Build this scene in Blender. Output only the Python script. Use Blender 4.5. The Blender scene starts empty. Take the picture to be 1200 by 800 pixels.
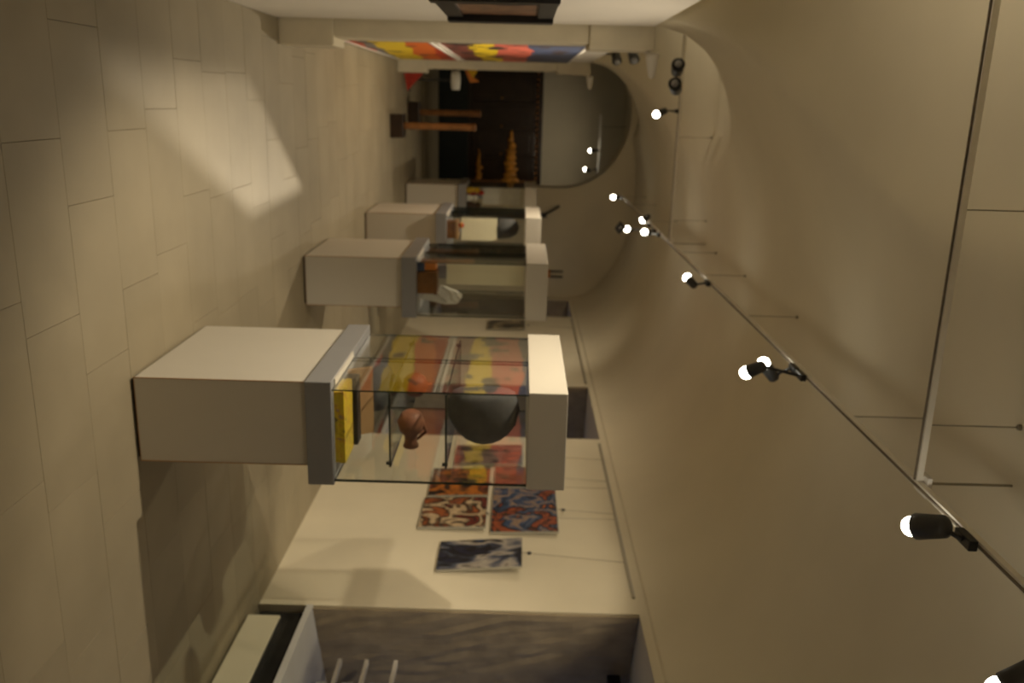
import bpy, bmesh, math, random
from mathutils import Vector, Matrix
random.seed(7)
S = bpy.context.scene
COL = S.collection

# ------------------------------------------------------------------ camera
F_PX, EYE = 1020.0, 1.6
yaw, pitch, roll = math.radians(15.4673), math.radians(-0.3023), 0.027
Fw = Vector((math.sin(yaw)*math.cos(pitch), math.cos(yaw)*math.cos(pitch), math.sin(pitch)))
Rt = Vector((math.cos(yaw), -math.sin(yaw), 0))
Up = Rt.cross(Fw)
uax = Rt*math.cos(roll) + Up*math.sin(roll)      # to the right in the upright picture
vax = -Rt*math.sin(roll) + Up*math.cos(roll)     # up in the upright picture
cam = bpy.data.cameras.new('camera')
cam.sensor_width = 36; cam.sensor_fit = 'HORIZONTAL'
cam.lens = 36*F_PX/1200
cam.clip_start = 0.05
cam.dof.use_dof = True
cam.dof.focus_distance = 1.9
cam.dof.aperture_fstop = 3.4
co = bpy.data.objects.new('camera', cam); COL.objects.link(co)
m = Matrix((vax, -uax, -Fw)).transposed().to_4x4()   # the camera is held on its side
m.translation = (0, 0, EYE)
co.matrix_world = m
S.camera = co

# ------------------------------------------------------------------ world, exposure
w = bpy.data.worlds.new('world'); S.world = w; w.use_nodes = True
bg = w.node_tree.nodes['Background']
bg.inputs[0].default_value = (0.42, 0.52, 0.85, 1); bg.inputs[1].default_value = 0.16
S.view_settings.view_transform = 'Standard'
S.view_settings.look = 'None'
S.view_settings.gamma = 1
S.view_settings.use_curve_mapping = False
S.view_settings.exposure = 0.14
WARM = (1.0, 0.84, 0.60)

# ------------------------------------------------------------------ helpers
def nodes(name):
    mt = bpy.data.materials.new(name); mt.use_nodes = True
    nt = mt.node_tree
    return mt, nt, nt.nodes['Principled BSDF']
def lin(c): return tuple(c) + (1,)
def plain(name, col, rough=.6, metal=0, var=.08, scale=12, bump=0, spec=.4):
    mt, nt, p = nodes(name)
    p.inputs['Roughness'].default_value = rough; p.inputs['Metallic'].default_value = metal
    p.inputs['Specular IOR Level'].default_value = spec
    tc = nt.nodes.new('ShaderNodeTexCoord')
    nz = nt.nodes.new('ShaderNodeTexNoise'); nz.inputs['Scale'].default_value = scale; nz.inputs['Detail'].default_value = 5
    nt.links.new(tc.outputs['Object'], nz.inputs['Vector'])
    rp = nt.nodes.new('ShaderNodeValToRGB')
    rp.color_ramp.elements[0].position = .3; rp.color_ramp.elements[1].position = .7
    rp.color_ramp.elements[0].color = lin([max(0, c*(1-var)) for c in col]); rp.color_ramp.elements[1].color = lin([min(1, c*(1+var)) for c in col])
    nt.links.new(nz.outputs['Fac'], rp.inputs['Fac']); nt.links.new(rp.outputs['Color'], p.inputs['Base Color'])
    if bump:
        b = nt.nodes.new('ShaderNodeBump'); b.inputs['Strength'].default_value = bump; b.inputs['Distance'].default_value = .01
        nt.links.new(nz.outputs['Fac'], b.inputs['Height']); nt.links.new(b.outputs['Normal'], p.inputs['Normal'])
    return mt
def emit(name, col, st):
    mt, nt, p = nodes(name)
    p.inputs['Base Color'].default_value = lin(col)
    p.inputs['Emission Color'].default_value = lin(col); p.inputs['Emission Strength'].default_value = st
    return mt
def glass(name, tint=(.985, .995, .988), refl=1.0):
    mt, nt, p = nodes(name)
    nt.nodes.remove(p)
    t = nt.nodes.new('ShaderNodeBsdfTransparent'); t.inputs[0].default_value = lin(tint)
    g = nt.nodes.new('ShaderNodeBsdfGlossy'); g.inputs['Roughness'].default_value = .02
    lw = nt.nodes.new('ShaderNodeLayerWeight')          # thin pane: Schlick reflection, the same from both sides
    lw.inputs['Blend'].default_value = .5
    pw = nt.nodes.new('ShaderNodeMath'); pw.operation = 'POWER'; pw.inputs[1].default_value = 4
    mp = nt.nodes.new('ShaderNodeMath'); mp.operation = 'MULTIPLY_ADD'; mp.inputs[1].default_value = refl*.96; mp.inputs[2].default_value = .04*refl
    mx = nt.nodes.new('ShaderNodeMixShader')
    nt.links.new(lw.outputs['Facing'], pw.inputs[0]); nt.links.new(pw.outputs[0], mp.inputs[0]); nt.links.new(mp.outputs[0], mx.inputs[0])
    nt.links.new(t.outputs[0], mx.inputs[1]); nt.links.new(g.outputs[0], mx.inputs[2])
    nt.links.new(mx.outputs[0], nt.nodes['Material Output'].inputs[0])
    return mt
def print_mat(name, cols, scale=(4, 4, 4), detail=3, dist=1.2, seed=0.0, rough=.35):
    """flat printed picture: blotches of the listed colours"""
    mt, nt, p = nodes(name); p.inputs['Roughness'].default_value = rough
    tc = nt.nodes.new('ShaderNodeTexCoord'); mp = nt.nodes.new('ShaderNodeMapping')
    mp.inputs['Scale'].default_value = scale; mp.inputs['Location'].default_value = (seed, seed*1.7, seed*.6)
    nz = nt.nodes.new('ShaderNodeTexNoise'); nz.inputs['Scale'].default_value = 1; nz.inputs['Detail'].default_value = detail
    nz.inputs['Distortion'].default_value = dist
    rp = nt.nodes.new('ShaderNodeValToRGB'); cr = rp.color_ramp; cr.interpolation = 'LINEAR'
    n = len(cols)
    while len(cr.elements) < n: cr.elements.new(.5)
    for i, c in enumerate(cols):
        cr.elements[i].position = .30 + .42*i/(n-1); cr.elements[i].color = lin(c)
    nt.links.new(tc.outputs['Object'], mp.inputs['Vector']); nt.links.new(mp.outputs[0], nz.inputs['Vector'])
    nt.links.new(nz.outputs['Fac'], rp.inputs['Fac']); nt.links.new(rp.outputs['Color'], p.inputs['Base Color'])
    return mt

ROOTS = []
class MB:
    """collects shapes and links them as one mesh object"""
    def __init__(s): s.bm = bmesh.new(); s.mi = 0
    def _m(s, fs):
        for f in fs: f.material_index = s.mi
    def box(s, x0, x1, y0, y1, z0, z1, bev=0):
        vs = [s.bm.verts.new((x, y, z)) for x in (x0, x1) for y in (y0, y1) for z in (z0, z1)]
        fs = [s.bm.faces.new([vs[i] for i in q]) for q in ((0,1,3,2),(4,6,7,5),(0,4,5,1),(2,3,7,6),(0,2,6,4),(1,5,7,3))]
        s._m(fs)
        if bev:
            es = list({e for f in fs for e in f.edges})
            bmesh.ops.bevel(s.bm, geom=es, offset=bev, segments=2, profile=.6, affect='EDGES')
        return s
    def prism(s, pts, a0, a1, axis='z'):
        """polygon (2-D) swept along an axis"""
        def mk(p, a): return {'z': (p[0], p[1], a), 'y': (p[0], a, p[1]), 'x': (a, p[0], p[1])}[axis]
        A = [s.bm.verts.new(mk(p, a0)) for p in pts]; B = [s.bm.verts.new(mk(p, a1)) for p in pts]
        n = len(pts); fs = [s.bm.faces.new(A), s.bm.faces.new(B[::-1])]
        for i in range(n): fs.append(s.bm.faces.new((A[i], B[i], B[(i+1) % n], A[(i+1) % n])))
        s._m(fs); bmesh.ops.recalc_face_normals(s.bm, faces=fs)
        return s
    def tube(s, p, q, r0, r1=None, n=12):
        p, q = Vector(p), Vector(q); r1 = r0 if r1 is None else r1
        d = (q-p).normalized(); a = d.orthogonal().normalized(); b = d.cross(a)
        A, B = [], []
        for i in range(n):
            t = 2*math.pi*i/n; o = a*math.cos(t)+b*math.sin(t)
            A.append(s.bm.verts.new(p+o*r0)); B.append(s.bm.verts.new(q+o*r1))
        fs = [s.bm.faces.new(A[::-1]), s.bm.faces.new(B)]
        for i in range(n): fs.append(s.bm.faces.new((A[i], A[(i+1) % n], B[(i+1) % n], B[i])))
        s._m(fs); return s
    def lathe(s, o, axis, prof, n=20):
        """prof: list of (distance along axis, radius)"""
        o = Vector(o); d = Vector(axis).normalized(); a = d.orthogonal().normalized(); b = d.cross(a)
        rings = []
        for h, r in prof:
            rings.append([s.bm.verts.new(o+d*h+(a*math.cos(2*math.pi*i/n)+b*math.sin(2*math.pi*i/n))*max(r, 1e-4)) for i in range(n)])
        fs = []
        for A, B in zip(rings, rings[1:]):
            for i in range(n): fs.append(s.bm.faces.new((A[i], A[(i+1) % n], B[(i+1) % n], B[i])))
        fs.append(s.bm.faces.new(rings[0][::-1])); fs.append(s.bm.faces.new(rings[-1]))
        for f in fs: f.smooth = True
        s._m(fs); return s
    def ball(s, c, rx, ry, rz, n=14, wob=0):
        r = bmesh.ops.create_uvsphere(s.bm, u_segments=n, v_segments=n//2+2, radius=1)
        for v in r['verts']:
            k = 1+random.uniform(-wob, wob)
            v.co = Vector((v.co.x*rx*k, v.co.y*ry*k, v.co.z*rz*k))+Vector(c)
        fs = {f for v in r['verts'] for f in v.link_faces}
        for f in fs: f.smooth = True
        s._m(fs); return s
    def build(s, name, mats, parent=None, origin=None, kind=None):
        me = bpy.data.meshes.new(name)
        o = bpy.data.objects.new(name, me); COL.objects.link(o)
        off = Vector(origin) if origin is not None else (Vector(parent['_o']) if parent is not None and '_o' in parent else Vector((0, 0, 0)))
        if off.length: bmesh.ops.translate(s.bm, vec=-off, verts=s.bm.verts)
        bmesh.ops.recalc_face_normals(s.bm, faces=s.bm.faces)
        s.bm.to_mesh(me); s.bm.free()
        for mm in (mats if isinstance(mats, (list, tuple)) else [mats]): me.materials.append(mm)
        if parent is not None:
            o.parent = parent
            if '_o' in parent: o['_o'] = tuple(parent['_o']); ROOTS.append(o)
        elif origin is not None: o.location = off
        if kind: o['kind'] = kind
        return o
def tag(o, label, cat, group=None):
    o['label'] = label; o['category'] = cat
    if group: o['group'] = group
    return o
def thing(name, label, cat, loc, group=None):
    o = bpy.data.objects.new(name, None); COL.objects.link(o); o.location = loc; o.empty_display_size = .05
    o['_o'] = tuple(loc); ROOTS.append(o)
    return tag(o, label, cat, group)
def copy_tree(o, loc, label=None):
    r = o.copy(); COL.objects.link(r); r.location = loc
    if label: r['label'] = label
    for ch in list(o.children):
        c = ch.copy(); COL.objects.link(c); c.parent = r
        for g in list(ch.children):
            d = g.copy(); COL.objects.link(d); d.parent = c
    return r

# ------------------------------------------------------------------ materials
M = dict(
    plaster=plain('cream_plaster', (.68, .62, .475), .9, 0, .05, 1.6, .1),
    vault=plain('cream_plaster_vault', (.68, .62, .475), .9, 0, .04, 1.2, .1),
    stone=plain('rough_stone', (.34, .275, .18), .95, 0, .16, 7, .7),
    floorbase=plain('grout', (.225, .195, .135), .95, 0, .1, 20),
    slab=None,
    white=plain('white_paint', (.58, .55, .485), .55, 0, .02, 3),
    panelw=plain('white_partition', (.74, .71, .66), .7, 0, .02, 3),
    pillar=plain('pillar_stone', (.60, .545, .42), .85, 0, .06, 6, .15),
    slot=plain('brown_slot', (.16, .13, .09), .6, 0, .1, 9), boardgrey=plain('grey_board', (.36, .34, .28), .8, 0, .05, 9),
    grey=plain('grey_lacquer', (.25, .255, .27), .4, 0, .03, 6),
    glass=glass('clear_glass'), edge=plain('glass_edge', (.035, .05, .045), .2, 0, .1, 5),
    shelfg=glass('shelf_glass', (.96, .985, .975), .8),
    winglass=glass('window_glass', (.8, .86, .95)),
    black=plain('black_metal', (.012, .012, .013), .4, 0, .2, 9),
    darkgrey=plain('dark_grey_metal', (.05, .05, .05), .45, .3, .15, 9),
    rail=plain('white_metal', (.78, .74, .65), .45, .2, .05, 9),
    wire=plain('steel_wire', (.30, .27, .2), .5, .3, .05, 9),
    lamp=emit('lit_lamp', (1, .93, .76), 24),
    wood=plain('brown_wood', (.20, .085, .025), .4, 0, .3, 9),
    darkwood=plain('dark_wood', (.020, .010, .005), .3, 0, .45, 5),
    teal=plain('dark_teal_paint', (.006, .012, .012), .45, 0, .3, 5),
    amber=plain('amber_sheen_and_knobs', (.46, .20, .025), .4, .1, .5, 14, .5),  # amber for warm reflections on the cabinet, and for its knobs
    benchw=plain('cream_enamel', (.72, .67, .52), .5, 0, .03, 4),
    blind=plain('pale_grey_paint', (.62, .62, .62), .5, 0, .04, 4),
    dark=plain('recess_shade', (.03, .028, .025), .9, 0, .2, 6),
    paper=plain('white_paper', (.78, .77, .72), .8, 0, .06, 14, .6),
    cream=plain('cream_reflection', (.88, .83, .62), .7, 0, .04, 5),
    yellow=print_mat('yellow_print', [(.06, .05, .03), (.55, .40, .02), (.70, .52, .03), (.62, .35, .03), (.15, .16, .2)], (14, 14, 14), 4, 1.5, 2),
    tan=plain('tan_card', (.38, .22, .10), .7, 0, .1, 9),
    terracotta=plain('terracotta', (.20, .075, .04), .6, 0, .3, 16, .3),
    lemon=plain('lemon_card', (.72, .55, .14), .5, 0, .12, 11),
    pink=plain('pink_card', (.66, .30, .20), .5, 0, .12, 11),
    red=plain('red_cloth', (.42, .035, .018), .7, 0, .2, 14),
    yell=plain('yellow_cloth', (.68, .42, .02), .6, 0, .15, 14),
    felt=plain('grey_felt', (.085, .085, .09), .85, 0, .15, 24, .2),
    fur=plain('brown_fur', (.07, .038, .025), .9, 0, .4, 30, .6),
    skin=plain('painted_face', (.52, .27, .16), .6, 0, .1, 12),
    blue=plain('blue_card', (.05, .08, .16), .6, 0, .2, 9),
    orange=plain('orange_card', (.60, .20, .03), .6, 0, .15, 9),
)
def slab_material():
    mt, nt, p = nodes('limestone_slab'); p.inputs['Roughness'].default_value = .55
    p.inputs['Specular IOR Level'].default_value = .3
    ge = nt.nodes.new('ShaderNodeNewGeometry'); oi = nt.nodes.new('ShaderNodeObjectInfo')
    nz = nt.nodes.new('ShaderNodeTexNoise'); nz.inputs['Scale'].default_value = 2.2; nz.inputs['Detail'].default_value = 7
    nt.links.new(ge.outputs['Position'], nz.inputs['Vector'])
    ad = nt.nodes.new('ShaderNodeMath'); ad.operation = 'MULTIPLY_ADD'; ad.inputs[1].default_value = .22
    nt.links.new(oi.outputs['Random'], ad.inputs[0]); nt.links.new(nz.outputs['Fac'], ad.inputs[2])
    rp = nt.nodes.new('ShaderNodeValToRGB')
    rp.color_ramp.elements[0].position = .32; rp.color_ramp.elements[1].position = .9
    rp.color_ramp.elements[0].color = (.25, .215, .147, 1); rp.color_ramp.elements[1].color = (.325, .28, .194, 1)
    nt.links.new(ad.outputs[0], rp.inputs['Fac']); nt.links.new(rp.outputs['Color'], p.inputs['Base Color'])
    b = nt.nodes.new('ShaderNodeBump'); b.inputs['Strength'].default_value = .08; b.inputs['Distance'].default_value = .01
    nt.links.new(nz.outputs['Fac'], b.inputs['Height']); nt.links.new(b.outputs['Normal'], p.inputs['Normal'])
    return mt
M['slab'] = slab_material()

# ------------------------------------------------------------------ the hall
XL, XR = -.48, 3.14          # white partition / outer wall of this aisle
X2 = -4.22                   # far wall of the second aisle
YB, YE = -3.4, 14.2          # wall behind the camera / end wall with the arch
BAY, Y0 = 5.64, .17          # vault bays
SPR, CRN = 2.44, 3.45
def vault(x, y):
    if x >= -.53: t = (x-1.33)/1.812
    else: t = (x+2.40)/1.822
    a = SPR+(CRN-SPR)*math.sqrt(max(0, 1-t*t))
    k = (y-Y0) % BAY; t = (k-BAY/2)/(BAY/2-.22)
    b = SPR+(CRN-SPR)*math.sqrt(max(0, 1-t*t))
    s_ = min(1, max(0, (x-.1)/2.3)); s_ = s_*s_*(3-2*s_)
    b = SPR+(b-SPR)*(1-s_)
    return max(a, b)

fl = MB().box(X2-.3, XR+1.0, YB-.2, 18.2, -.2, -.012).build('floor', M['floorbase'], kind='structure')
RW, SLW = .357, .625
slab_me = {}
def slab(x0, x1, y0, y1):
    g = .0007
    key = (round(x1-x0, 3), round(y1-y0, 3))
    if key not in slab_me:
        b = bmesh.new()
        hx, hy = key[0]/2-g, key[1]/2-g
        c = .0008
        lo = [b.verts.new((sx*hx, sy*hy, -.012)) for sx, sy in ((-1,-1),(1,-1),(1,1),(-1,1))]
        mi = [b.verts.new((sx*hx, sy*hy, -c)) for sx, sy in ((-1,-1),(1,-1),(1,1),(-1,1))]
        hi = [b.verts.new((sx*(hx-c), sy*(hy-c), 0)) for sx, sy in ((-1,-1),(1,-1),(1,1),(-1,1))]
        for A, B in ((lo, mi), (mi, hi)):
            for i in range(4): b.faces.new((A[i], A[(i+1) % 4], B[(i+1) % 4], B[i]))
        b.faces.new(hi)
        me = bpy.data.meshes.new('slab'); b.to_mesh(me); b.free(); me.materials.append(M['slab']); slab_me[key] = me
    o = bpy.data.objects.new('slab', slab_me[key]); COL.objects.link(o)
    o.location = ((x0+x1)/2, (y0+y1)/2, random.uniform(-.0006, .0004)); o.parent = fl
offs = {0: .165, 1: .40, -1: 1.29-.625*2}
row0 = -4
nrow = int((YE-2.72)/RW)+1
for r in range(row0, nrow+1):
    ya = 2.72+RW*r; yb = min(ya+RW, YE)
    if yb-ya < .05: continue
    o = offs.get(r, random.uniform(0, SLW))
    xs = [XL]
    x = o - SLW*math.ceil((o-XL)/SLW)+SLW
    while x < XR+.35-.1:
        if x-xs[-1] > .1: xs.append(x)
        x += SLW
    xs.append(XR)
    if xs[-1]-xs[-2] < .1: xs.pop(-2)
    for a, b in zip(xs, xs[1:]): slab(a, b, ya, yb)
sb = MB()     # the paving out of the picture's reach
ysA = 2.72+RW*row0
y = ysA
while y > YB+.05:
    x = X2+random.uniform(-.4, 0)
    while x < XR:
        a, b_ = max(x, X2), min(x+SLW, XR)
        if b_-a > .03: sb.box(a+.002, b_-.002, max(y-RW, YB)+.002, y-.002, -.014, 0)
        x += SLW
    y -= RW
y = ysA
while y < 17.9:
    x = X2+random.uniform(-.4, 0)
    lim = XL if y < YE else XR
    while x < lim:
        a, b_ = max(x, X2), min(x+SLW, lim)
        if b_-a > .03: sb.box(a+.002, b_-.002, y+.002, y+RW-.002, -.014, 0)
        x += SLW
    y += RW
o = sb.build('far_paving', M['slab'], fl); o['kind'] = 'stuff'

# vaulted ceiling
cb = bmesh.new()
ny = 300
vx = sorted({round(c-1.81*math.cos(math.pi*i/60), 4) for c in (1.33, -2.41) for i in range(61)} | {X2, XR, -.50, -.56})
nx = len(vx)-1
g = [[cb.verts.new((x, YB+(YE-YB)*j/ny, vault(x, YB+(YE-YB)*j/ny))) for j in range(ny+1)] for x in vx]
for i in range(nx):
    for j in range(ny):
        f = cb.faces.new((g[i][j], g[i][j+1], g[i+1][j+1], g[i+1][j])); f.smooth = True
me = bpy.data.meshes.new('ceiling'); cb.to_mesh(me); cb.free(); me.materials.append(M['vault'])
ceil = bpy.data.objects.new('ceiling', me); COL.objects.link(ceil); ceil['kind'] = 'structure'
sol = ceil.modifiers.new('thick', 'SOLIDIFY'); sol.thickness = .12; sol.offset = -1

# outer wall with flaring window niches
TH, ZS, ZT, TOP = .95, .345, 2.43, 3.7
niches = [(1.55, 4.90), (7.88, 9.48), (12.82, 14.0)]
FLARE = .40
wb = MB()
prev = YB-.1
for (a, b) in niches:
    a2, b2 = a-FLARE, b+FLARE
    if b > 13.9: b2 = b+.05
    wb.prism([(XR, prev), (XR, a), (XR+TH, a2), (XR+TH, prev-(.0 if prev < YB else -FLARE if prev < 13 else 0))], -.1, ZT)
    wb.box(XR, XR+TH, a2, b2, ZT, TOP)
    prev = b
    last = b2
wb.prism([(XR, prev), (XR, YE+.5), (XR+TH, YE+.5), (XR+TH, last)], -.1, ZT)
# upper band between niches
prev = YB-.1
for (a, b) in niches+[(YE+.9, 0)]:
    if a-FLARE-prev > .05: wb.box(XR, XR+TH, prev, a-FLARE if a < 14 else YE+.5, ZT, TOP)
    prev = b+FLARE if b < 13.9 else b+.05
wr = wb.build('wall_right', M['plaster'], kind='structure')
# reveals of rough stone, sill boards, windows
for k, (a, b) in enumerate(niches):
    b2 = b+FLARE if b < 13.9 else b+.05
    st = MB()
    t = .012
    st.prism([(XR+.012, b-.002), (XR+TH-.1, b2-(b2-b)*.1/TH-.002), (XR+TH-.1, b2-(b2-b)*.1/TH-t-.03), (XR+.012, b-t-.006)], ZS, ZT-.004)
    o = st.build('niche_lining', M['stone'], wr)
    bm_ = bmesh.new(); bm_.from_mesh(o.data)
    bmesh.ops.subdivide_edges(bm_, edges=bm_.edges, cuts=14, use_grid_fill=True)
    for v in bm_.verts:
        if v.co.x > XR+.02: v.co.y += random.uniform(-.012, .004)
    bm_.to_mesh(o.data); bm_.free()
    MB().box(XR+.07, XR+TH-.02, a-FLARE*.3, b+.02 if b < 13.9 else b, 0, ZS-.04).build('niche_base', M['dark'], wr)  # near-black colour stands in for the shade under the sill board
    sl = MB()
    q = b2-(b2-b)*.05/TH
    sl.prism([(XR-.005, a-.0), (XR-.005, b), (XR+TH-.04, q), (XR+TH-.04, a-FLARE+.02)], ZS-.04, ZS)
    sl.build('sill_board', M['blind'], wr)
    # window
    y0_, y1_ = a-FLARE+.05, b2-.05
    win = MB()
    X = XR+TH-.09
    win.box(X, X+.07, y0_, y0_+.06, ZS, ZT).box(X, X+.07, y1_-.06, y1_, ZS, ZT)
    win.box(X, X+.07, y0_+.06, y1_-.06, ZS, ZS+.07).box(X, X+.07, y0_+.06, y1_-.06, ZT-.07, ZT)
    wo = win.build('window_%d' % (k+1), M['panelw'], kind='structure')
    n = max(2, round((y1_-y0_)/.7))
    for i in range(1, n):
        yy = y0_+(y1_-y0_)*i/n
        MB().box(X+.01, X+.06, yy-.022, yy+.022, ZS+.07, ZT-.07).build('mullion', M['panelw'], wo)
    for i in range(n):
        ya, yb = y0_+(y1_-y0_)*i/n, y0_+(y1_-y0_)*(i+1)/n
        MB().box(X+.03, X+.036, ya+.02, yb-.02, ZS+.06, ZT-.06).build('pane', M['winglass'], wo)

# picture rail on the outer wall
for k, (a, b) in enumerate([(5.08, 7.75), (9.6, 12.7)]):
    MB().box(XR-.012, XR+.002, a, b, 2.405, 2.425).build('trim_%d' % (k+1), M['wire'], kind='structure')

# other walls
MB().box(X2-.25, X2, YB-.2, 18.0, -.1, TOP).build('wall_left', M['plaster'], kind='structure')
MB().box(X2-.25, XR+TH, YB-.25, YB, -.1, TOP).build('wall_back', M['wood'], kind='structure')  # unseen wall; dark wood given to cut bounce onto the showcase fronts
# end wall with its arch
AC, AW, AS, AP = .13, 1.215, 2.20, 3.33
ew = MB()
arc = [(AC+AW*math.cos(math.pi*i/28), AS+(AP-AS)*math.sin(math.pi*i/28)**.92) for i in range(29)]
ew.box(AC+AW, XR+.3, YE, YE+.45, -.1, TOP); ew.box(X2-.1, AC-AW, YE, YE+.45, -.1, TOP)
for (xa, za), (xb, zb) in zip(arc, arc[1:]):
    ew.prism([(xa, za), (xb, zb), (xb, TOP), (xa, TOP)], YE, YE+.45, 'y')
ew.build('wall_end', M['plaster'], kind='structure')
# room behind the arch
YR = 17.75
MB().box(X2-.25, XR+.3, YR, YR+.2, -.1, TOP+.3).build('wall_far', M['plaster'], kind='structure')
MB().box(2.6, 2.8, YE+.45, YR, -.1, TOP+.3).build('wall_far_side', M['plaster'], kind='structure')
MB().box(X2-.2, XR+.3, YE+.3, YR+.2, TOP-.1, TOP+.1).build('ceiling_far', M['vault'], kind='structure')

# ------------------------------------------------------------------ white partition, pillars
def partition(y0, y1, name, label):
    o = thing(name, label, 'partition', (XL-.05, (y0+y1)/2, 0))
    n = max(1, round((y1-y0)/1.25))
    for i in range(n):
        a, b = y0+(y1-y0)*i/n, y0+(y1-y0)*(i+1)/n
        MB().box(XL-.06, XL, a+.001, b-.001, .0, 2.43).build('panel', M['panelw'], o)
    MB().box(XL-.075, XL-.06, y0, y1, .0, .05).build('rear_rail', M['panelw'], o)
partition(-2.0, 5.93, 'partition_wall', 'smooth white partition wall carrying the black framed picture')
partition(6.32, 11.48, 'partition_wall', 'white partition wall hung with the bright comic banners')
def pillar(y, label):
    o = thing('pillar', label, 'pillar', (XL, y+.18, 0), 'pillars between the two aisles')
    MB().box(XL-.2, -.315, y, y+.36, 0, .36, .012).build('base', M['pillar'], o)
    MB().box(XL-.18, -.368, y+.02, y+.34, .36, 2.02, .008).build('shaft', M['pillar'], o)
    MB().box(XL-.2, -.335, y, y+.36, 2.02, SPR, .012).build('capital', M['pillar'], o)
    return o
pillar(5.95, 'square stone pillar at the end of the partition with the black frame')
pillar(11.5, 'square stone pillar beside the far end of the comic banners')
# upper wall between pillars keeps the vault's springing (a flat band under the groin)
# ------------------------------------------------------------------ black framed picture on the partition
o = thing('framed_picture', 'thick black frame with brown picture on the white partition wall', 'picture', (XL, 4.6, 1.2))
xf = -.375
MB().box(XL, xf, 4.62, 4.72, 1.21, 1.74, .006).build('frame_side', M['black'], o)
MB().box(XL, xf, 3.70, 3.80, 1.21, 1.74, .006).build('frame_side', M['black'], o)
MB().box(XL, xf-.02, 3.80, 4.62, 1.66, 1.74).build('frame_rail', M['black'], o)
MB().box(XL, xf-.02, 3.80, 4.62, 1.21, 1.29).build('frame_rail', M['black'], o)
MB().box(XL, XL+.07, 3.80, 4.62, 1.29, 1.66).build('picture_sheet', print_mat('brown_print', [(.02, .015, .01), (.10, .05, .03), (.22, .12, .07), (.05, .04, .03)], (5, 5, 5)), o)

# ------------------------------------------------------------------ comic banners
def banner_mat(name, stops, axis, angle, freq, seed, dark=.66):
    mt, nt, p = nodes(name); p.inputs['Roughness'].default_value = .5
    tc = nt.nodes.new('ShaderNodeTexCoord'); mp = nt.nodes.new('ShaderNodeMapping')
    mp.inputs['Rotation'].default_value = (angle, 0, 0); mp.inputs['Scale'].default_value = (freq,)*3; mp.inputs['Location'].default_value = (0, 0, seed)
    nz = nt.nodes.new('ShaderNodeTexNoise'); nz.inputs['Scale'].default_value = 1.6; nz.inputs['Detail'].default_value = 3
    sp = nt.nodes.new('ShaderNodeSeparateXYZ')
    ma = nt.nodes.new('ShaderNodeMath'); ma.operation = 'MULTIPLY_ADD'; ma.inputs[1].default_value = .2
    rp = nt.nodes.new('ShaderNodeValToRGB'); cr = rp.color_ramp; cr.interpolation = 'CONSTANT'
    while len(cr.elements) < len(stops): cr.elements.new(.5)
    for e, (ps, c) in zip(cr.elements, stops): e.position = ps; e.color = lin(c)
    nt.links.new(tc.outputs['Object'], mp.inputs[0]); nt.links.new(mp.outputs[0], sp.inputs[0]); nt.links.new(tc.outputs['Object'], nz.inputs['Vector'])
    nt.links.new(nz.outputs['Fac'], ma.inputs[0]); nt.links.new(sp.outputs[axis], ma.inputs[2])
    nt.links.new(ma.outputs[0], rp.inputs['Fac'])
    n2 = nt.nodes.new('ShaderNodeTexNoise'); n2.inputs['Scale'].default_value = 3.2; n2.inputs['Detail'].default_value = 2
    gt = nt.nodes.new('ShaderNodeMath'); gt.operation = 'GREATER_THAN'; gt.inputs[1].default_value = dark
    mx = nt.nodes.new('ShaderNodeMix'); mx.data_type = 'RGBA'; mx.inputs['B'].default_value = (.05, .03, .028, 1)
    nt.links.new(tc.outputs['Object'], n2.inputs['Vector']); nt.links.new(n2.outputs['Fac'], gt.inputs[0])
    nt.links.new(gt.outputs[0], mx.inputs['Factor']); nt.links.new(rp.outputs[0], mx.inputs['A'])
    nt.links.new(mx.outputs['Result'], p.inputs['Base Color'])
    return mt
RED, ORG, YEL, NAVY, GREYB, SALM = (.50, .05, .02), (.75, .16, .02), (.85, .62, .02), (.06, .08, .16), (.20, .19, .20), (.62, .14, .10)
def banner(name, label, z0, z1, mat):
    o = thing(name, label, 'banner', (XL, 9, z0))
    MB().box(XL+.004, XL+.024, 7.15, 11.2, z0, z1).build('sheet', mat, o, None)
    MB().box(XL-.0008, XL+.03, 7.13, 11.22, z0-.012, z0+.012).build('lower_batten', M['panelw'], o)
    MB().box(XL-.0008, XL+.03, 7.13, 11.22, z1-.012, z1+.012).build('upper_batten', M['panelw'], o)
banner('comic_banner', 'long printed banner with a yellow sweep between red and orange, near the floor', .06, .80,
       banner_mat('lower_banner', [(0, RED), (.20, GREYB), (.29, YEL), (.58, ORG), (.80, RED)], 2, .06, 1.0, .05))
banner('comic_banner', 'long printed banner in red, yellow and navy hung above the yellow sweep one', .86, 2.14,
       banner_mat('upper_banner', [(0, (.30, .10, .08)), (.09, (.22, .06, .05)), (.21, YEL), (.40, SALM), (.66, NAVY)], 2, .0, .82, -.08, .575))

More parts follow.
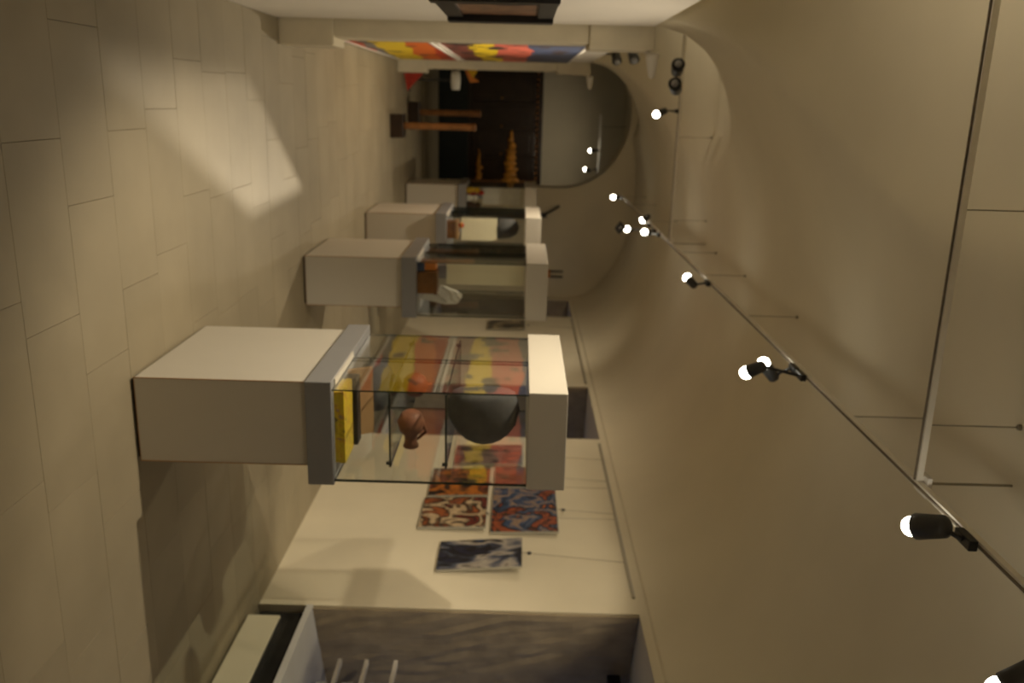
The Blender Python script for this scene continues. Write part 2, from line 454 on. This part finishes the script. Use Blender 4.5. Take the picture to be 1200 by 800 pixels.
# ------------------------------------------------------------------ showcases
YS = [3.42, 6.36, 8.97, 12.19]
XA, XB = 1.145, 1.515          # pedestal
PA, PB = 1.128, 1.585          # plate, glass and cap
DEP, OV = .86, .045
vlab = ['white showcase on a pedestal holding a grey felt bag on its glass shelves',
        'white pedestal showcase holding crumpled white paper, wooden box and tall cream reflection sheet',
        'white pedestal showcase holding short cream reflection sheet under a dark hood',
        'white pedestal showcase full of small bright toys, beside the arch']
def showcase(k):
    y = YS[k]; y0, y1 = y-OV, y+DEP+OV
    o = thing('showcase', vlab[k], 'showcase', ((XA+XB)/2, y+DEP/2, 0), 'row of pedestal showcases')
    MB().box(XA+.012, XB-.012, y+.012, y+DEP-.012, 0, .014).build('foot', M['black'], o)
    MB().box(XA, XB, y, y+DEP, .014, .735, .003).build('pedestal', M['white'], o)
    for ex in (XA, XB):
        MB().box(ex-.002, ex+.002, y-.002, y+.002, .014, .735).build('edge_trim', M['tan'], o)
    MB().box(XA-.001, XB+.001, y-.0012, y+.001, .014, .017).build('edge_trim', M['tan'], o)
    MB().box(PA, PB, y0, y1, .735, .845, .004).build('base_plate', M['grey'], o)
    MB().box(PA+.004, PA+.032, y0+.06, y0+.47, .845, .851).build('highlight_strip', M['white'], o)  # white strip painted in for the highlight on the plate's bevel
    a, b, c, d = PA+.035, PB-.012, y0+.012, y1-.02
    t, z0, z1 = .008, .845, 1.657
    def pane(x0, x1, ya, yb, flat):
        mb = MB(); mb.box(x0, x1, ya, yb, z0, z1)
        for f in mb.bm.faces:
            n = f.normal if f.normal.length else f.calc_center_median()
            f.normal_update(); n = f.normal
            f.material_index = 0 if abs(n.x if flat == 'x' else n.y) > .9 else 1
        mb.build('glass_pane', [M['glass'], M['edge']], o)
    ym = (c+d)/2
    pane(a, a+t*.75, c, ym+.012, 'x'); pane(a+t, a+t*1.75, ym-.012, d, 'x'); pane(b-t, b, c, d, 'x')
    pane(a+t*.8, b-t, c, c+t, 'y'); pane(a+t*1.8, b-t, d-t, d, 'y')
    MB().box(PA+.024, PB-.002, y0+.004, y1-.012, 1.657, 1.818, .004).build('cap', M['white'], o)
    if k == 0:
        for z in (1.082, 1.318):
            mb = MB(); mb.box(a+2*t+.004, b-t-.055, c+t+.015, d-t-.02, z-.008, z)
            for f in mb.bm.faces:
                f.normal_update(); f.material_index = 0 if abs(f.normal.z) > .9 else 1
            s = mb.build('glass_shelf', [M['shelfg'], M['edge']], o)
            for (sx, sy) in ((a+2*t+.012, c+.08), (a+2*t+.012, d-.1), (b-t-.07, c+.03), (b-t-.07, d-.1)):
                MB().tube((sx, sy, z-.02), (sx, sy, z+.004), .008).build('shelf_clip', M['black'], s)
    return o
for k in range(4): showcase(k)

# things in the first showcase
o = thing('game_box', 'flat yellow printed box at the front of the first showcase', 'box', (1.35, 3.55, .845))
MB().box(1.185, 1.50, 3.42, 3.60, .845, .862, .002).build('tray', M['yellow'], o); MB().box(1.183, 1.502, 3.418, 3.602, .862, .888, .002).build('lid', M['yellow'], o)
o = thing('dark_case', 'black case behind the yellow printed box', 'case', (1.35, 3.7, .845))
MB().box(1.19, 1.50, 3.615, 3.70, .845, .905, .006).build('shell', M['black'], o); MB().box(1.32, 1.37, 3.606, 3.616, .865, .885).build('clasp', M['darkgrey'], o)
o = thing('tan_book', 'tan cardboard book leaning between the black cases', 'book', (1.35, 3.78, .845))
MB().prism([(3.715, .845), (3.74, .845), (3.80, .945), (3.775, .95)], 1.185, 1.50, 'x').build('cover', M['tan'], o)
MB().prism([(3.744, .85), (3.754, .85), (3.81, .936), (3.804, .941)], 1.19, 1.495, 'x').build('pages', M['paper'], o)
o = thing('dark_bag', 'slouched black bag on the floor of the first showcase', 'bag', (1.33, 3.98, .845))
mb = MB().ball((1.33, 3.97, .93), .135, .13, .085, 14, .05)
for v in mb.bm.verts:
    if v.co.z < .86: v.co.z = .8445
mb.build('body', M['felt'], o)
MB().lathe((1.33, 3.97, 1.0), (0, 0, 1), [(0, .06), (.03, .045), (.035, .02)], 12).build('flap', M['black'], o)
jug = [(0, .03), (.012, .046), (.05, .062), (.09, .052), (.12, .030), (.15, .028), (.175, .036)]
def clay_jug(c, axis, sc, label):
    o = thing('clay_jug', label, 'jug', (c[0], c[1], 1.082))
    MB().lathe(c, axis, [(h*sc, r*sc) for h, r in jug], 20).build('body', M['terracotta'], o)
    d = Vector(axis).normalized(); p = Vector(c)+d*.06*sc; q = Vector(c)+d*.14*sc
    up = Vector((0, .0, 1))
    MB().tube(p+up*.055*sc, (p+q)/2+up*.07*sc, .007*sc).tube((p+q)/2+up*.07*sc, q+up*.028*sc, .007*sc).build('handle', M['terracotta'], o)
clay_jug((1.335, 3.62, 1.082+.062*.98), (1, .12, -.03), .98, 'small terracotta jug lying on the lower glass shelf, neck outward')
clay_jug((1.26, 3.74, 1.082+.062*.95), (.15, 1, 0), .95, 'other terracotta jug lying behind the other on the glass shelf')
# dark grey felt bag
o = thing('felt_bag', 'bulging dark grey felt bag on the upper glass shelf', 'bag', (1.31, 3.52, 1.318))
mb = MB(); mb.ball((1.275, 3.52, 1.318+.15), .165, .07, .149, 20)
for v in mb.bm.verts:
    if v.co.x < 1.19: v.co.x = 1.19
    if v.co.z < 1.335: v.co.z = 1.3175
mb.build('body', M['felt'], o)
MB().tube((1.20, 3.52, 1.598), (1.275, 3.52, 1.614), .007).tube((1.275, 3.52, 1.614), (1.35, 3.52, 1.598), .007).build('top_seam', M['black'], o)
# things in the other showcases
def sheet(name, label, x0, x1, y, z0, z1, mat):
    o = thing(name, label, 'sheet', ((x0+x1)/2, y, .845))
    MB().box(x0, x1, y, y+.012, z0, z1).build('sheet', mat, o)
    MB().box((x0+x1)/2-.05, (x0+x1)/2+.05, y-.015, y+.06, .845, z0).build('stand', M['grey'], o)
    MB().box((x0+x1)/2-.09, (x0+x1)/2+.09, y-.03, y+.08, .845, .855).build('stand_foot', M['grey'], o)
sheet('cream_sheet', 'tall cream reflection sheet on a grey stand in the second showcase', 1.175, 1.37, 6.55, 1.05, 1.645, M['cream'])  # cream sheet stands in for the lit wall reflected in the glass
o = thing('wooden_box', 'brown wooden box beside crumpled white paper', 'box', (1.33, 6.44, .845))
MB().box(1.245, 1.41, 6.37, 6.50, .845, .97, .003).build('body', M['wood'], o); MB().box(1.24, 1.415, 6.365, 6.505, .97, .995, .003).build('lid', M['wood'], o)
o = thing('crumpled_paper', 'crumpled white paper standing in the second showcase', 'paper', (1.43, 6.47, .845))
mb = MB(); mb.prism([(1.425, .9), (1.455, .845), (1.49, .845), (1.53, 1.12), (1.45, 1.17), (1.39, 1.02)], 6.545, 6.60, 'y')
bmesh.ops.triangulate(mb.bm, faces=mb.bm.faces); bmesh.ops.subdivide_edges(mb.bm, edges=mb.bm.edges, cuts=3, use_grid_fill=True)
for v in mb.bm.verts:
    if v.co.z > .86: v.co += Vector((random.uniform(-.01, .01), random.uniform(-.03, .02), random.uniform(-.01, .01)))
mb.build('folded_sheet', M['paper'], o)
MB().tube((1.47, 6.66, .846), (1.47, 6.60, 1.06), .006).build('prop', M['grey'], o)
o = thing('orange_card', 'orange and blue cards stacked in the second showcase', 'card', (1.22, 6.6, .845))
MB().box(1.175, 1.24, 6.38, 6.52, .845, .90).build('blue_card', M['blue'], o); MB().box(1.18, 1.235, 6.39, 6.5, .90, .985).build('orange_card', M['orange'], o)
sheet('cream_sheet', 'short cream reflection sheet on a grey stand in the third showcase', 1.19, 1.45, 9.25, .98, 1.36, M['cream'])  # likewise a sheet coloured as the wall's bright reflection
o = thing('dark_hood', 'dark hood resting on top of the short cream reflection sheet', 'hood', (1.32, 9.25, .845))
MB().lathe((1.32, 9.358, 1.358), (0, 0, 1), [(0, .11), (.03, .125), (.14, .11), (.21, .07), (.235, .01)], 18).build('dome', M['felt'], o)
MB().tube((1.32, 9.358, .845), (1.32, 9.358, 1.37), .012).build('stand', M['darkgrey'], o)
o = thing('wooden_box', 'reddish wooden box holding a red ball, third showcase', 'box', (1.3, 9.1, .845))
MB().box(1.22, 1.40, 9.02, 9.16, .845, .93, .003).build('body', M['wood'], o); MB().box(1.215, 1.405, 9.015, 9.165, .93, .96, .003).build('lid', M['tan'], o)
o = thing('toy_ball', 'small red ball on the reddish wooden box', 'ball', (1.27, 9.09, .96)); MB().ball((1.27, 9.09, .99), .03, .03, .03).build('ball', M['red'], o); MB().lathe((1.27, 9.09, .985), (0, 0, 1), [(0, .0305), (.01, .0305)], 16).build('stripe', M['yell'], o)
for i, (x, y, h, mt, lb) in enumerate([(1.22, 12.32, .18, M['yell'], 'yellow toy figure in the showcase beside the arch'), (1.33, 12.30, .16, M['paper'], 'white toy figure in the showcase beside the arch'),
                                       (1.27, 12.44, .24, M['red'], 'red toy figure in the showcase beside the arch'), (1.44, 12.38, .2, M['fur'], 'brown toy figure in the showcase beside the arch')]):
    o = thing('toy_figure', lb, 'toy', (x, y, .845))
    MB().lathe((x, y, .845), (0, 0, 1), [(0, .045), (.02, .05), (h*.55, .03), (h*.6, .02)], 12).build('body', mt, o); MB().ball((x, y, .845+h*.78), .038, .038, h*.22).build('head', mt, o)
sheet('cream_sheet', 'pale sheet on a stand behind the bright toys', 1.20, 1.46, 12.7, 1.05, 1.60, M['paper'])

# ------------------------------------------------------------------ pictures on the outer wall
def picture(name, label, y0, y1, z0, z1, mat, tilt=.02, fr=.005, lower=False):
    o = thing(name, label, 'picture', (XR, (y0+y1)/2, z0), 'comic prints on the outer wall')
    def sh(mb):
        for v in mb.bm.verts: v.co.x -= tilt*(v.co.z-z0)/(z1-z0)
        return mb
    sh(MB().box(XR-.021, XR-.005, y0, y1, z0, z1)).build('backing_board', M['boardgrey'], o)
    sh(MB().box(XR-.024, XR-.021, y0+fr, y1-fr, z0+fr, z1-fr)).build('print', mat, o)
    yc = (y0+y1)/2
    top = (XR-.013-tilt, yc, z1-.004)
    if lower:      # short way back to the wall, then straight up behind the upper print
        bend = (XR-.0022, yc, z1+.026)
        MB().tube(top, bend, .0015, n=6).tube(bend, (XR-.0022, yc, 2.41), .0015, n=6).build('hanging_wire', M['wire'], o)
        MB().ball((XR-.024, yc, z1+.006), .007, .010, .009, 8).build('hook', M['darkgrey'], o)
    else:
        end = (XR-.006, yc, 2.41)
        MB().tube(top, end, .0018, n=6).build('hanging_wire', M['wire'], o)
        t = .054/(2.41-z1+.004)
        MB().ball((top[0]+(end[0]-top[0])*t, yc, z1+.05), .012, .016, .016, 8).build('hook', M['darkgrey'], o)
K = (.006, .005, .006)
picture('comic_print', 'narrow navy and black print hung alone next to the window niche', 5.335, 5.74, 1.085, 1.68,
        print_mat('navy_print', [K, (.015, .02, .05), K, (.06, .075, .12), (.42, .38, .33), K, (.03, .06, .14)], (1, 5, 2.2), 3, 1.0, 3.1), .05, .004)
picture('comic_print', 'blue and orange crowd print above the red and cream one', 5.905, 6.67, 1.44, 1.955,
        print_mat('blue_orange_print', [K, (.35, .08, .03), K, (.04, .08, .17), (.30, .20, .13), (.04, .07, .15), K, (.5, .13, .03)], (1, 5, 5), 3, .8, 1.3))
picture('comic_print', 'dark red and cream figures print, second from the window niche in the lower row', 5.95, 6.455, .89, 1.405,
        print_mat('red_cream_print', [K, (.2, .03, .02), K, (.6, .45, .28), K, (.35, .10, .03), (.03, .02, .03)], (1, 6, 5), 3, .6, 7.4), lower=True)
picture('comic_print', 'black and orange print between the red and cream one and the showcase', 6.50, 7.04, .905, 1.405,
        print_mat('black_orange_print', [K, (.02, .01, .008), (.5, .16, .02), K, (.28, .07, .03), (.02, .015, .02)], (1, 4, 5), 3, 1.0, 11.2), lower=True)
picture('comic_print', 'brick red print above the black and orange one', 6.70, 7.10, 1.445, 1.95,
        print_mat('brick_print', [(.12, .03, .02), (.35, .07, .03), (.25, .10, .06), (.03, .02, .02)], (1, 5, 5), 3, .8, 5.5))
picture('comic_print', 'dark purple and grey upright print hung alone beyond the brick red one', 7.15, 7.585, 1.07, 1.68,
        print_mat('purple_print', [K, (.05, .03, .045), (.25, .17, .16), (.03, .025, .035), (.35, .10, .07), K], (1, 5, 3), 3, 1.0, 9.8))
picture('comic_print', 'dark print on the wall between the two far window niches', 11.9, 12.4, 1.17, 1.71,
        print_mat('far_print', [K, (.03, .025, .02), (.4, .33, .2), K], (1, 5, 4), 2, .8, 2.2))

# ------------------------------------------------------------------ low radiator casing, slatted rack in the niche
o = thing('radiator_casing', 'long low cream casing along the foot of the outer wall', 'radiator cover', (3.06, 3.4, 0))
for y in (2.1, 3.3, 4.5): MB().box(3.07, 3.12, y, y+.05, 0, .02).build('foot', M['black'], o)
MB().box(3.035, 3.12, 1.9, 4.62, .02, .215, .004).build('casing', M['benchw'], o)
MB().box(3.045, 3.11, 1.92, 4.60, .215, .221).build('grille', M['darkgrey'], o)
o = thing('slatted_rack', 'pale slatted rack standing on the niche sill', 'rack', (3.5, 3.8, ZS))
for i, z in enumerate((.53, .70, .885)):
    MB().box(3.455, 3.495, 2.6, 4.80, z-.012, z+.012, .003).build('slat', M['panelw'], o)
for y in (2.65, 3.3, 4.0):
    MB().box(3.495, 3.525, y, y+.05, ZS, .93).build('upright', M['panelw'], o)
for i, z in enumerate((.415, .575, .745)):
    MB().box(3.497, 3.505, 2.6, 4.62, z, z+.07).build('back_board', M['blind'], o)
o = thing('wall_fitting', 'small black fitting under the top of the window niche', 'fitting', (3.75, 5.1, 2.3))
MB().box(3.72, 3.82, 4.98, 5.08, 2.27, 2.36, .01).build('body', M['black'], o); MB().tube((3.77, 5.03, 2.36), (3.77, 5.03, 2.43), .012).build('stem', M['black'], o)

# ------------------------------------------------------------------ spotlight rails
TZ = 3.10
def rail(name, label, p, q, posts):
    o = thing(name, label, 'light rail', p)
    a, b = Vector(p), Vector(q); d = (b-a).normalized()
    s = Vector((d.y, -d.x, 0))
    mb = MB()
    if abs(d.y) > .5: mb.box(a.x-.013, a.x+.013, a.y, b.y, TZ-.010, TZ+.012)
    else: mb.box(a.x, b.x, a.y-.013, a.y+.013, TZ-.010, TZ+.012)
    mb.build('channel', M['rail'], o)
    mb = MB()
    if abs(d.y) > .5: mb.box(a.x-.004, a.x+.004, a.y, b.y, TZ-.016, TZ-.010)
    else: mb.box(a.x, b.x, a.y-.004, a.y+.004, TZ-.016, TZ-.010)
    mb.build('conductor_slot', M['slot'], o)
    for t in posts:
        c = a+d*t; zc = vault(c.x, c.y)
        MB().tube((c.x, c.y, TZ+.01), (c.x, c.y, zc), .0025, n=6).tube((c.x, c.y, zc-.012), (c.x, c.y, zc+.01), .011).build('suspension_rod', M['wire'], o)
    return o
rail('light_rail', 'long spotlight rail hung lengthwise under the vault crown', (1.33, -2.6, TZ), (1.33, 13.4, TZ), [.6, 2.6, 4.2, 6.3, 8.2, 9.6, 10.7, 12.9, 14.6, 15.6])
rail('light_rail', 'crosswise spotlight rail over the black framed picture', (-3.6, 2.99, TZ), (1.315, 2.99, TZ), [.5, 2.2, 3.92, 4.7])
rail('light_rail', 'crosswise spotlight rail beyond the first pillar carrying unlit lamps', (-3.6, 8.63, TZ), (1.315, 8.63, TZ), [.5, 2.2, 3.9, 4.7])
for y, lb in ((2.99, 'pale joint box where the nearer cross rail meets the long rail'), (8.63, 'pale joint box where the farther cross rail meets the long rail')):
    o = thing('rail_joint', lb, 'joint', (1.33, y, TZ))
    MB().box(1.29, 1.37, y-.05, y+.05, TZ+.012, TZ+.03, .004).build('box', M['panelw'], o); MB().tube((1.33, y, TZ+.03), (1.33, y, vault(1.33, y)), .005, n=6).build('rod', M['wire'], o)

def spot(mount, lens, aim, label, lit=True, power=0, size=70, blend=.5, frame=None, body=1.0, bulb=.034):
    """mount: point on the rail; lens: middle of the lamp face; aim: point it shines at"""
    mp, lp = Vector(mount), Vector(lens); d = (Vector(aim)-lp).normalized()
    o = thing('track_spotlight', label, 'spotlight', mount, 'spotlights on the rails')
    MB().box(mp.x-.018, mp.x+.018, mp.y-.05, mp.y+.05, mp.z-.045, mp.z-.016, .004).build('adapter', M['black'], o)
    back = lp-d*.085*body
    kn = Vector((mp.x, mp.y, mp.z-.045))
    el = (kn+back)/2+Vector((.0, .012, -.01))
    MB().tube(kn, el, .008).tube(el, back, .008).build('arm', M['black'], o)
    h_ = h = MB().lathe(lp-d*.10*body, d, [(0, .018*body), (.012, .030*body), (.07*body, .034*body), (.092*body, .036*body), (.092*body, .030*body), (.085*body, .029*body)], 16).build('head', M['darkgrey'], o)
    mb = MB(); mb.ball(lp+d*(.012 if lit else -.008), bulb, bulb, bulb, 16)
    mb.build('lamp_lens', M['lamp'] if lit else M['grey'], h)
    if lit and power:
        L = bpy.data.lights.new('spot_light', 'SPOT'); L.energy = power; L.color = WARM; L.spot_size = math.radians(size); L.spot_blend = blend
        L.shadow_soft_size = .025
        lo = bpy.data.objects.new('spot_light', L); COL.objects.link(lo)
        q = d.to_track_quat('-Z', 'Y')
        lo.rotation_mode = 'QUATERNION'; lo.rotation_quaternion = q
        lo.location = lp+d*.06-mp; lo.parent = o
        if frame:                      # added plate; its four-sided gate shapes the beam like light off glass
            L.shadow_soft_size = .0015
            src = lp+d*.06; u = d.orthogonal().normalized(); v = d.cross(u); mb = MB()
            inner = []
            for q4 in frame:
                r = Vector(q4)-src; r = r*(.11/r.dot(d)); inner.append((math.atan2(r.dot(v), r.dot(u)), src+r))
            inner.sort(key=lambda t: t[0])
            outer = [src+d*.11+(u*math.cos(t)+v*math.sin(t))*.075 for t, _ in inner]
            A = [[mb.bm.verts.new(p+d*h) for _, p in inner] for h in (0, .002)]; B = [[mb.bm.verts.new(p+d*h) for p in outer] for h in (0, .002)]
            for i in range(4):
                j = (i+1) % 4
                for h in (0, 1): mb.bm.faces.new((A[h][i], A[h][j], B[h][j], B[h][i]))
                mb.bm.faces.new((A[0][i], A[1][i], A[1][j], A[0][j])); mb.bm.faces.new((B[0][i], B[1][i], B[1][j], B[0][j]))
            mb.build('added_beam_mask', M['black'], h_)
    return o
spot((1.33, 2.56, TZ), (1.34, 2.66, 2.95), (3.1, 6.0, 1.05), 'lit spotlight hung next to the nearer rail joint', body=1.25, power=150, size=40, blend=.4)
spot((1.33, 4.30, TZ), (1.33, 4.34, 2.81), (3.1, 6.0, .6), 'lower lamp of the lit spotlight pair above the first showcase', power=22, size=90, blend=.8)
spot((1.33, 4.42, TZ), (1.34, 4.50, 2.94), (-.48, 5.0, 1.5), 'upper lamp of the lit spotlight pair above the first showcase', power=75, size=75, blend=.8)
spot((1.33, 6.66, TZ), (1.33, 6.82, 2.95), (-.45, 9.2, 1.2), 'single lit spotlight between the pair and the farther rail joint', power=110, size=60, blend=.8)
spot((1.33, 9.22, TZ), (1.33, 9.36, 2.95), (.3, 6.2, .2), 'nearest lit spotlight of the cluster past the farther rail joint', power=45, size=80, blend=.8)
spot((1.33, 9.50, TZ), (1.34, 9.64, 2.79), (.28, 5.05, 0), 'lowest lit spotlight of the cluster past the farther rail joint', power=430, size=34, blend=.1, frame=[(.66, 6.45, 0), (.69, 5.19, 0), (-.13, 3.3, 0), (-.1, 5.25, 0)])  # its masked beam stands in for light reflected off showcase glass
spot((1.33, 9.95, TZ), (1.29, 10.1, 3.03), (2.9, 11.5, 1.2), 'highest lit spotlight of the cluster past the farther rail joint', power=40, size=100, blend=.8)
spot((1.33, 12.74, TZ), (1.33, 12.89, 2.97), (1.3, 12.0, .5), 'lit spotlight at the end of the long rail before the arch', power=40, size=110, blend=.8)
spot((.06, 8.63, TZ), (.09, 8.63, 2.89), (1.1, 8.3, .6), 'lit spotlight on the farther cross rail', power=170, size=150, blend=.8)
spot((-.16, 8.63, TZ), (-.19, 8.30, 2.98), (-.60, 7.3, 2.70), 'unlit spotlight on the cross rail next to the lit one', lit=False, body=1.75)
spot((-.35, 8.63, TZ), (-.36, 8.30, 3.00), (-.82, 7.3, 2.90), 'unlit spotlight on the cross rail over the partition top', lit=False, body=1.75)
spot((1.33, 1.75, TZ), (1.34, 1.82, 2.80), (3.1, 2.2, 1.2), 'low lit spotlight on the long rail between the joint and the added floor uplighter', power=18, size=60, blend=.8)
# lamps of the same rails on the near side
spot((-.51, 3.36, 2.477), (-.54, 3.42, 2.65), (1.35, 4.0, .6), 'lit spotlight clamped on top of the partition above the black frame', power=220, size=75, blend=.7)
spot((1.33, .2, TZ), (1.33, .25, 2.93), (1.0, 3.0, .2), 'lit spotlight on the long rail next to the one at its start', power=8, size=110, blend=.9)
spot((1.33, -1.6, TZ), (1.33, -1.55, 2.93), (.8, 2.0, .0), 'lit spotlight at the start of the long rail', power=8, size=110, blend=.9)
for (m_, l_, lb) in (((-.51, 9.0, 2.477), (-.40, 8.95, 2.68), 'unlit black spotlight clamped on the partition top, the one nearer the cross rail'), ((-.51, 9.9, 2.477), (-.42, 9.8, 2.60), 'unlit black spotlight clamped on the partition top, the one nearer the far pillar')):
    spot(m_, l_, (l_[0]+.5, l_[1]-.5, l_[2]+.1), lb, lit=False, body=1.5)
# lamps in the room behind the arch
for (x, y, lb) in ((.80, 15.4, 'lit lamp behind the arch, higher one'), (1.14, 15.6, 'lit lamp behind the arch, lower one')):
    spot((x, y+.1, 2.95), (x, y, 2.80 if x < 1 else 2.74), (.9, 17.2, 1.2), lb, power=10, size=120, blend=.8)
o = thing('light_rail', 'short spotlight rail in the room behind the arch', 'light rail', (.9, 15.6, 2.95))
MB().box(.2, 1.9, 15.49, 15.72, 2.945, 2.965).build('channel', M['rail'], o)
for x in (.4, 1.7): MB().tube((x, 15.6, 2.96), (x, 15.6, TOP-.1), .006, n=6).build('suspension_rod', M['wire'], o)
# added floor uplighters, unseen, that brighten the vault
def uplighter(x, y, lb, power, aim=(0, 0, 1)):
    o = thing('added_uplighter', lb, 'added fill lamp', (x, y, 0), 'added fill uplighters')
    MB().lathe((x, y, 0), (0, 0, 1), [(0, .15), (.02, .15), (.03, .03)], 20).build('base', M['black'], o)
    MB().tube((x, y, .03), (x, y, 1.78), .014).build('pole', M['black'], o)
    b_ = MB().lathe((x, y, 1.76), (0, 0, 1), [(0, .03), (.03, .09), (.10, .14), (.10, .132), (.035, .08)], 20).build('bowl', M['darkgrey'], o)
    MB().ball((x, y, 1.84), .03, .03, .03).build('bulb', M['lamp'], b_)
    L = bpy.data.lights.new('fill_uplight', 'SPOT'); L.energy = power; L.color = WARM; L.spot_size = math.radians(150); L.spot_blend = 1; L.shadow_soft_size = .05
    lo = bpy.data.objects.new('fill_uplight', L); COL.objects.link(lo); lo.rotation_mode = 'QUATERNION'
    lo.rotation_quaternion = Vector(aim).to_track_quat('-Z', 'Y'); lo.location = (0, 0, 1.9); lo.parent = o
uplighter(-2.4, 3.0, 'added black floor uplighter in the second aisle behind the partition with the frame', 260)
uplighter(-2.4, 8.8, 'added black floor uplighter in the second aisle behind the comic banners', 170)
uplighter(.3, -1.6, 'added black floor uplighter in the middle of the near aisle', 175)
# white conical lamps on the capitals
for y, lb in ((5.98, 'white conical wall lamp on the capital of the nearer pillar'), (11.52, 'white conical wall lamp on the capital of the farther pillar')):
    o = thing('cone_lamp', lb, 'lamp', (-.335, y+.05, 2.40))
    MB().tube((-.335, y+.05, 2.40), (-.30, y+.05, 2.43), .016).build('bracket', M['panelw'], o)
    MB().lathe((-.32, y+.05, 2.44), (1, 0, .03), [(0, .045), (.03, .042), (.15, .02), (.16, .004)], 16).build('shade', M['panelw'], o)
# small fittings on the end wall
o = thing('wall_bracket', 'small dark bracket on the end wall beside the arch', 'bracket', (1.7, YE, 2.1))
MB().tube((1.78, YE-.03, 1.98), (1.62, YE-.10, 2.23), .02).build('arm', M['darkgrey'], o); MB().box(1.74, 1.82, YE-.03, YE, 1.93, 2.03).build('wall_plate', M['darkgrey'], o)
o = thing('wall_bracket', 'dark hooked fitting with an orange foot near the wall corner', 'bracket', (2.75, YE, 2.1))
MB().box(2.68, 2.80, YE-.06, YE, 2.08, 2.12).build('foot', M['orange'], o)
MB().tube((2.70, YE-.03, 2.12), (2.70, YE-.03, 2.33), .015).tube((2.79, YE-.03, 2.12), (2.79, YE-.03, 2.33), .015).build('prong', M['darkgrey'], o)

# ------------------------------------------------------------------ wooden barrier posts and things past the far pillar
def post(x, y, h, lb):
    o = thing('barrier_post', lb, 'post', (x, y, 0), 'wooden barrier posts')
    MB().box(x-.14, x+.14, y-.14, y+.14, 0, .16, .01).build('base', M['darkwood'], o)
    MB().tube((x, y, .16), (x, y, h), .042, .042, 14).build('shaft', M['wood'], o)
    MB().lathe((x, y, h), (0, 0, 1), [(0, .048), (.02, .05), (.035, .03)], 14).build('finial', M['wood'], o)
post(.33, 10.95, 1.0, 'wooden barrier post on a square base, the one nearer the showcases')
post(.19, 12.6, .98, 'wooden barrier post on a square base, the one nearer the arch')
o = thing('pennant_stand', 'dark red pennant with a yellow corner low beside the far pillar', 'pennant', (-.36, 12.0, 0))
MB().tube((-.40, 12.0, 0), (-.40, 12.0, .40), .012).build('stick', M['wood'], o)
MB().prism([(-.395, .01), (-.09, .06), (-.36, .32)], 11.98, 12.01, 'y').build('cloth', M['red'], o)
MB().prism([(-.395, .02), (-.385, .16), (-.34, .05)], 11.96, 11.978, 'y').build('corner', M['yell'], o)
o = thing('banner_stand', 'white stand with an orange and red pennant behind the far pillar', 'stand', (-.25, 12.6, 0))
MB().lathe((-.25, 12.6, 0), (0, 0, 1), [(0, .16), (.02, .16), (.025, .02)], 18).build('foot', M['darkgrey'], o)
MB().tube((-.25, 12.6, .02), (-.25, 12.6, .62), .016).build('stem', M['darkgrey'], o)
MB().lathe((-.25, 12.6, .60), (0, 0, 1), [(0, .12), (.01, .13), (.11, .13), (.12, .06)], 16).build('drum', M['paper'], o)
MB().prism([(-.42, .80), (-.28, .90), (-.42, .98)], 12.55, 12.57, 'y').build('yellow_flag', M['yell'], o)
MB().prism([(-.42, .77), (-.22, .86), (-.24, .99), (-.30, .90)], 12.58, 12.60, 'y').build('red_flag', M['orange'], o)
MB().tube((-.40, 12.58, 0), (-.40, 12.58, 1.02), .01).build('pole', M['wood'], o)

# ------------------------------------------------------------------ great dark cabinet behind the arch
o = thing('dark_cabinet', 'wide dark wooden cabinet with reflections shaped as amber carving behind the arch', 'cabinet', (.5, 17.4, 0))
cx0, cx1, cy = -1.05, 1.60, 17.12
MB().box(cx0, cx1, cy, 17.74, 0, .56, .01).build('plinth', M['teal'], o)
MB().box(cx0+.03, cx1-.03, cy+.05, 17.74, .56, 1.86).build('body', M['darkwood'], o)
MB().box(cx0-.02, cx1+.02, cy-.03, 17.74, 1.90, 1.98, .01).build('cornice', M['darkwood'], o)
MB().box(cx0, cx1, cy-.0, 17.74, .56, .61, .005).build('shelf_board', M['darkwood'], o)
n = 5; wd = (cx1-cx0-.06)/n
for i in range(n):
    a = cx0+.03+wd*i
    d_ = MB().box(a+.02, a+wd-.02, cy+.02, cy+.05, .64, 1.84, .008).build('door', M['darkwood'], o)
    MB().box(a+.10, a+wd-.10, cy+.008, cy+.02, .74, 1.74, .005).build('door_panel', M['darkwood'], d_)
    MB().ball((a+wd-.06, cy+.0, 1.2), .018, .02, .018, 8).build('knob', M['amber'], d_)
for i in range(26):
    a = cx0+(cx1-cx0)*(i+.2)/26
    MB().box(a, a+.055, cy-.015, cy+.05, 1.86, 1.90).build('dentil', M['wood'], o)
def sheen(x0, x1, z, h, name='sheen'):  # amber blobs stand in for warm light reflected in glossy wood
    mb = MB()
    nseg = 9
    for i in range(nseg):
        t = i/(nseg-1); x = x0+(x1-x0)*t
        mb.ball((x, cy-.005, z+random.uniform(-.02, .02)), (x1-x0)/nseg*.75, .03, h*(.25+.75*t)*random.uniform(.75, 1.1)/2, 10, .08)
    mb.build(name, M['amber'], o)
sheen(.62, 1.50, 1.40, .34); sheen(.95, 1.45, .78, .16)
MB().box(cx1-.10, cx1+.0, cy-.01, cy+.05, .61, 1.86, .006).build('corner_post', M['wood'], o)

for r in ROOTS:
    if '_o' in r: del r['_o']
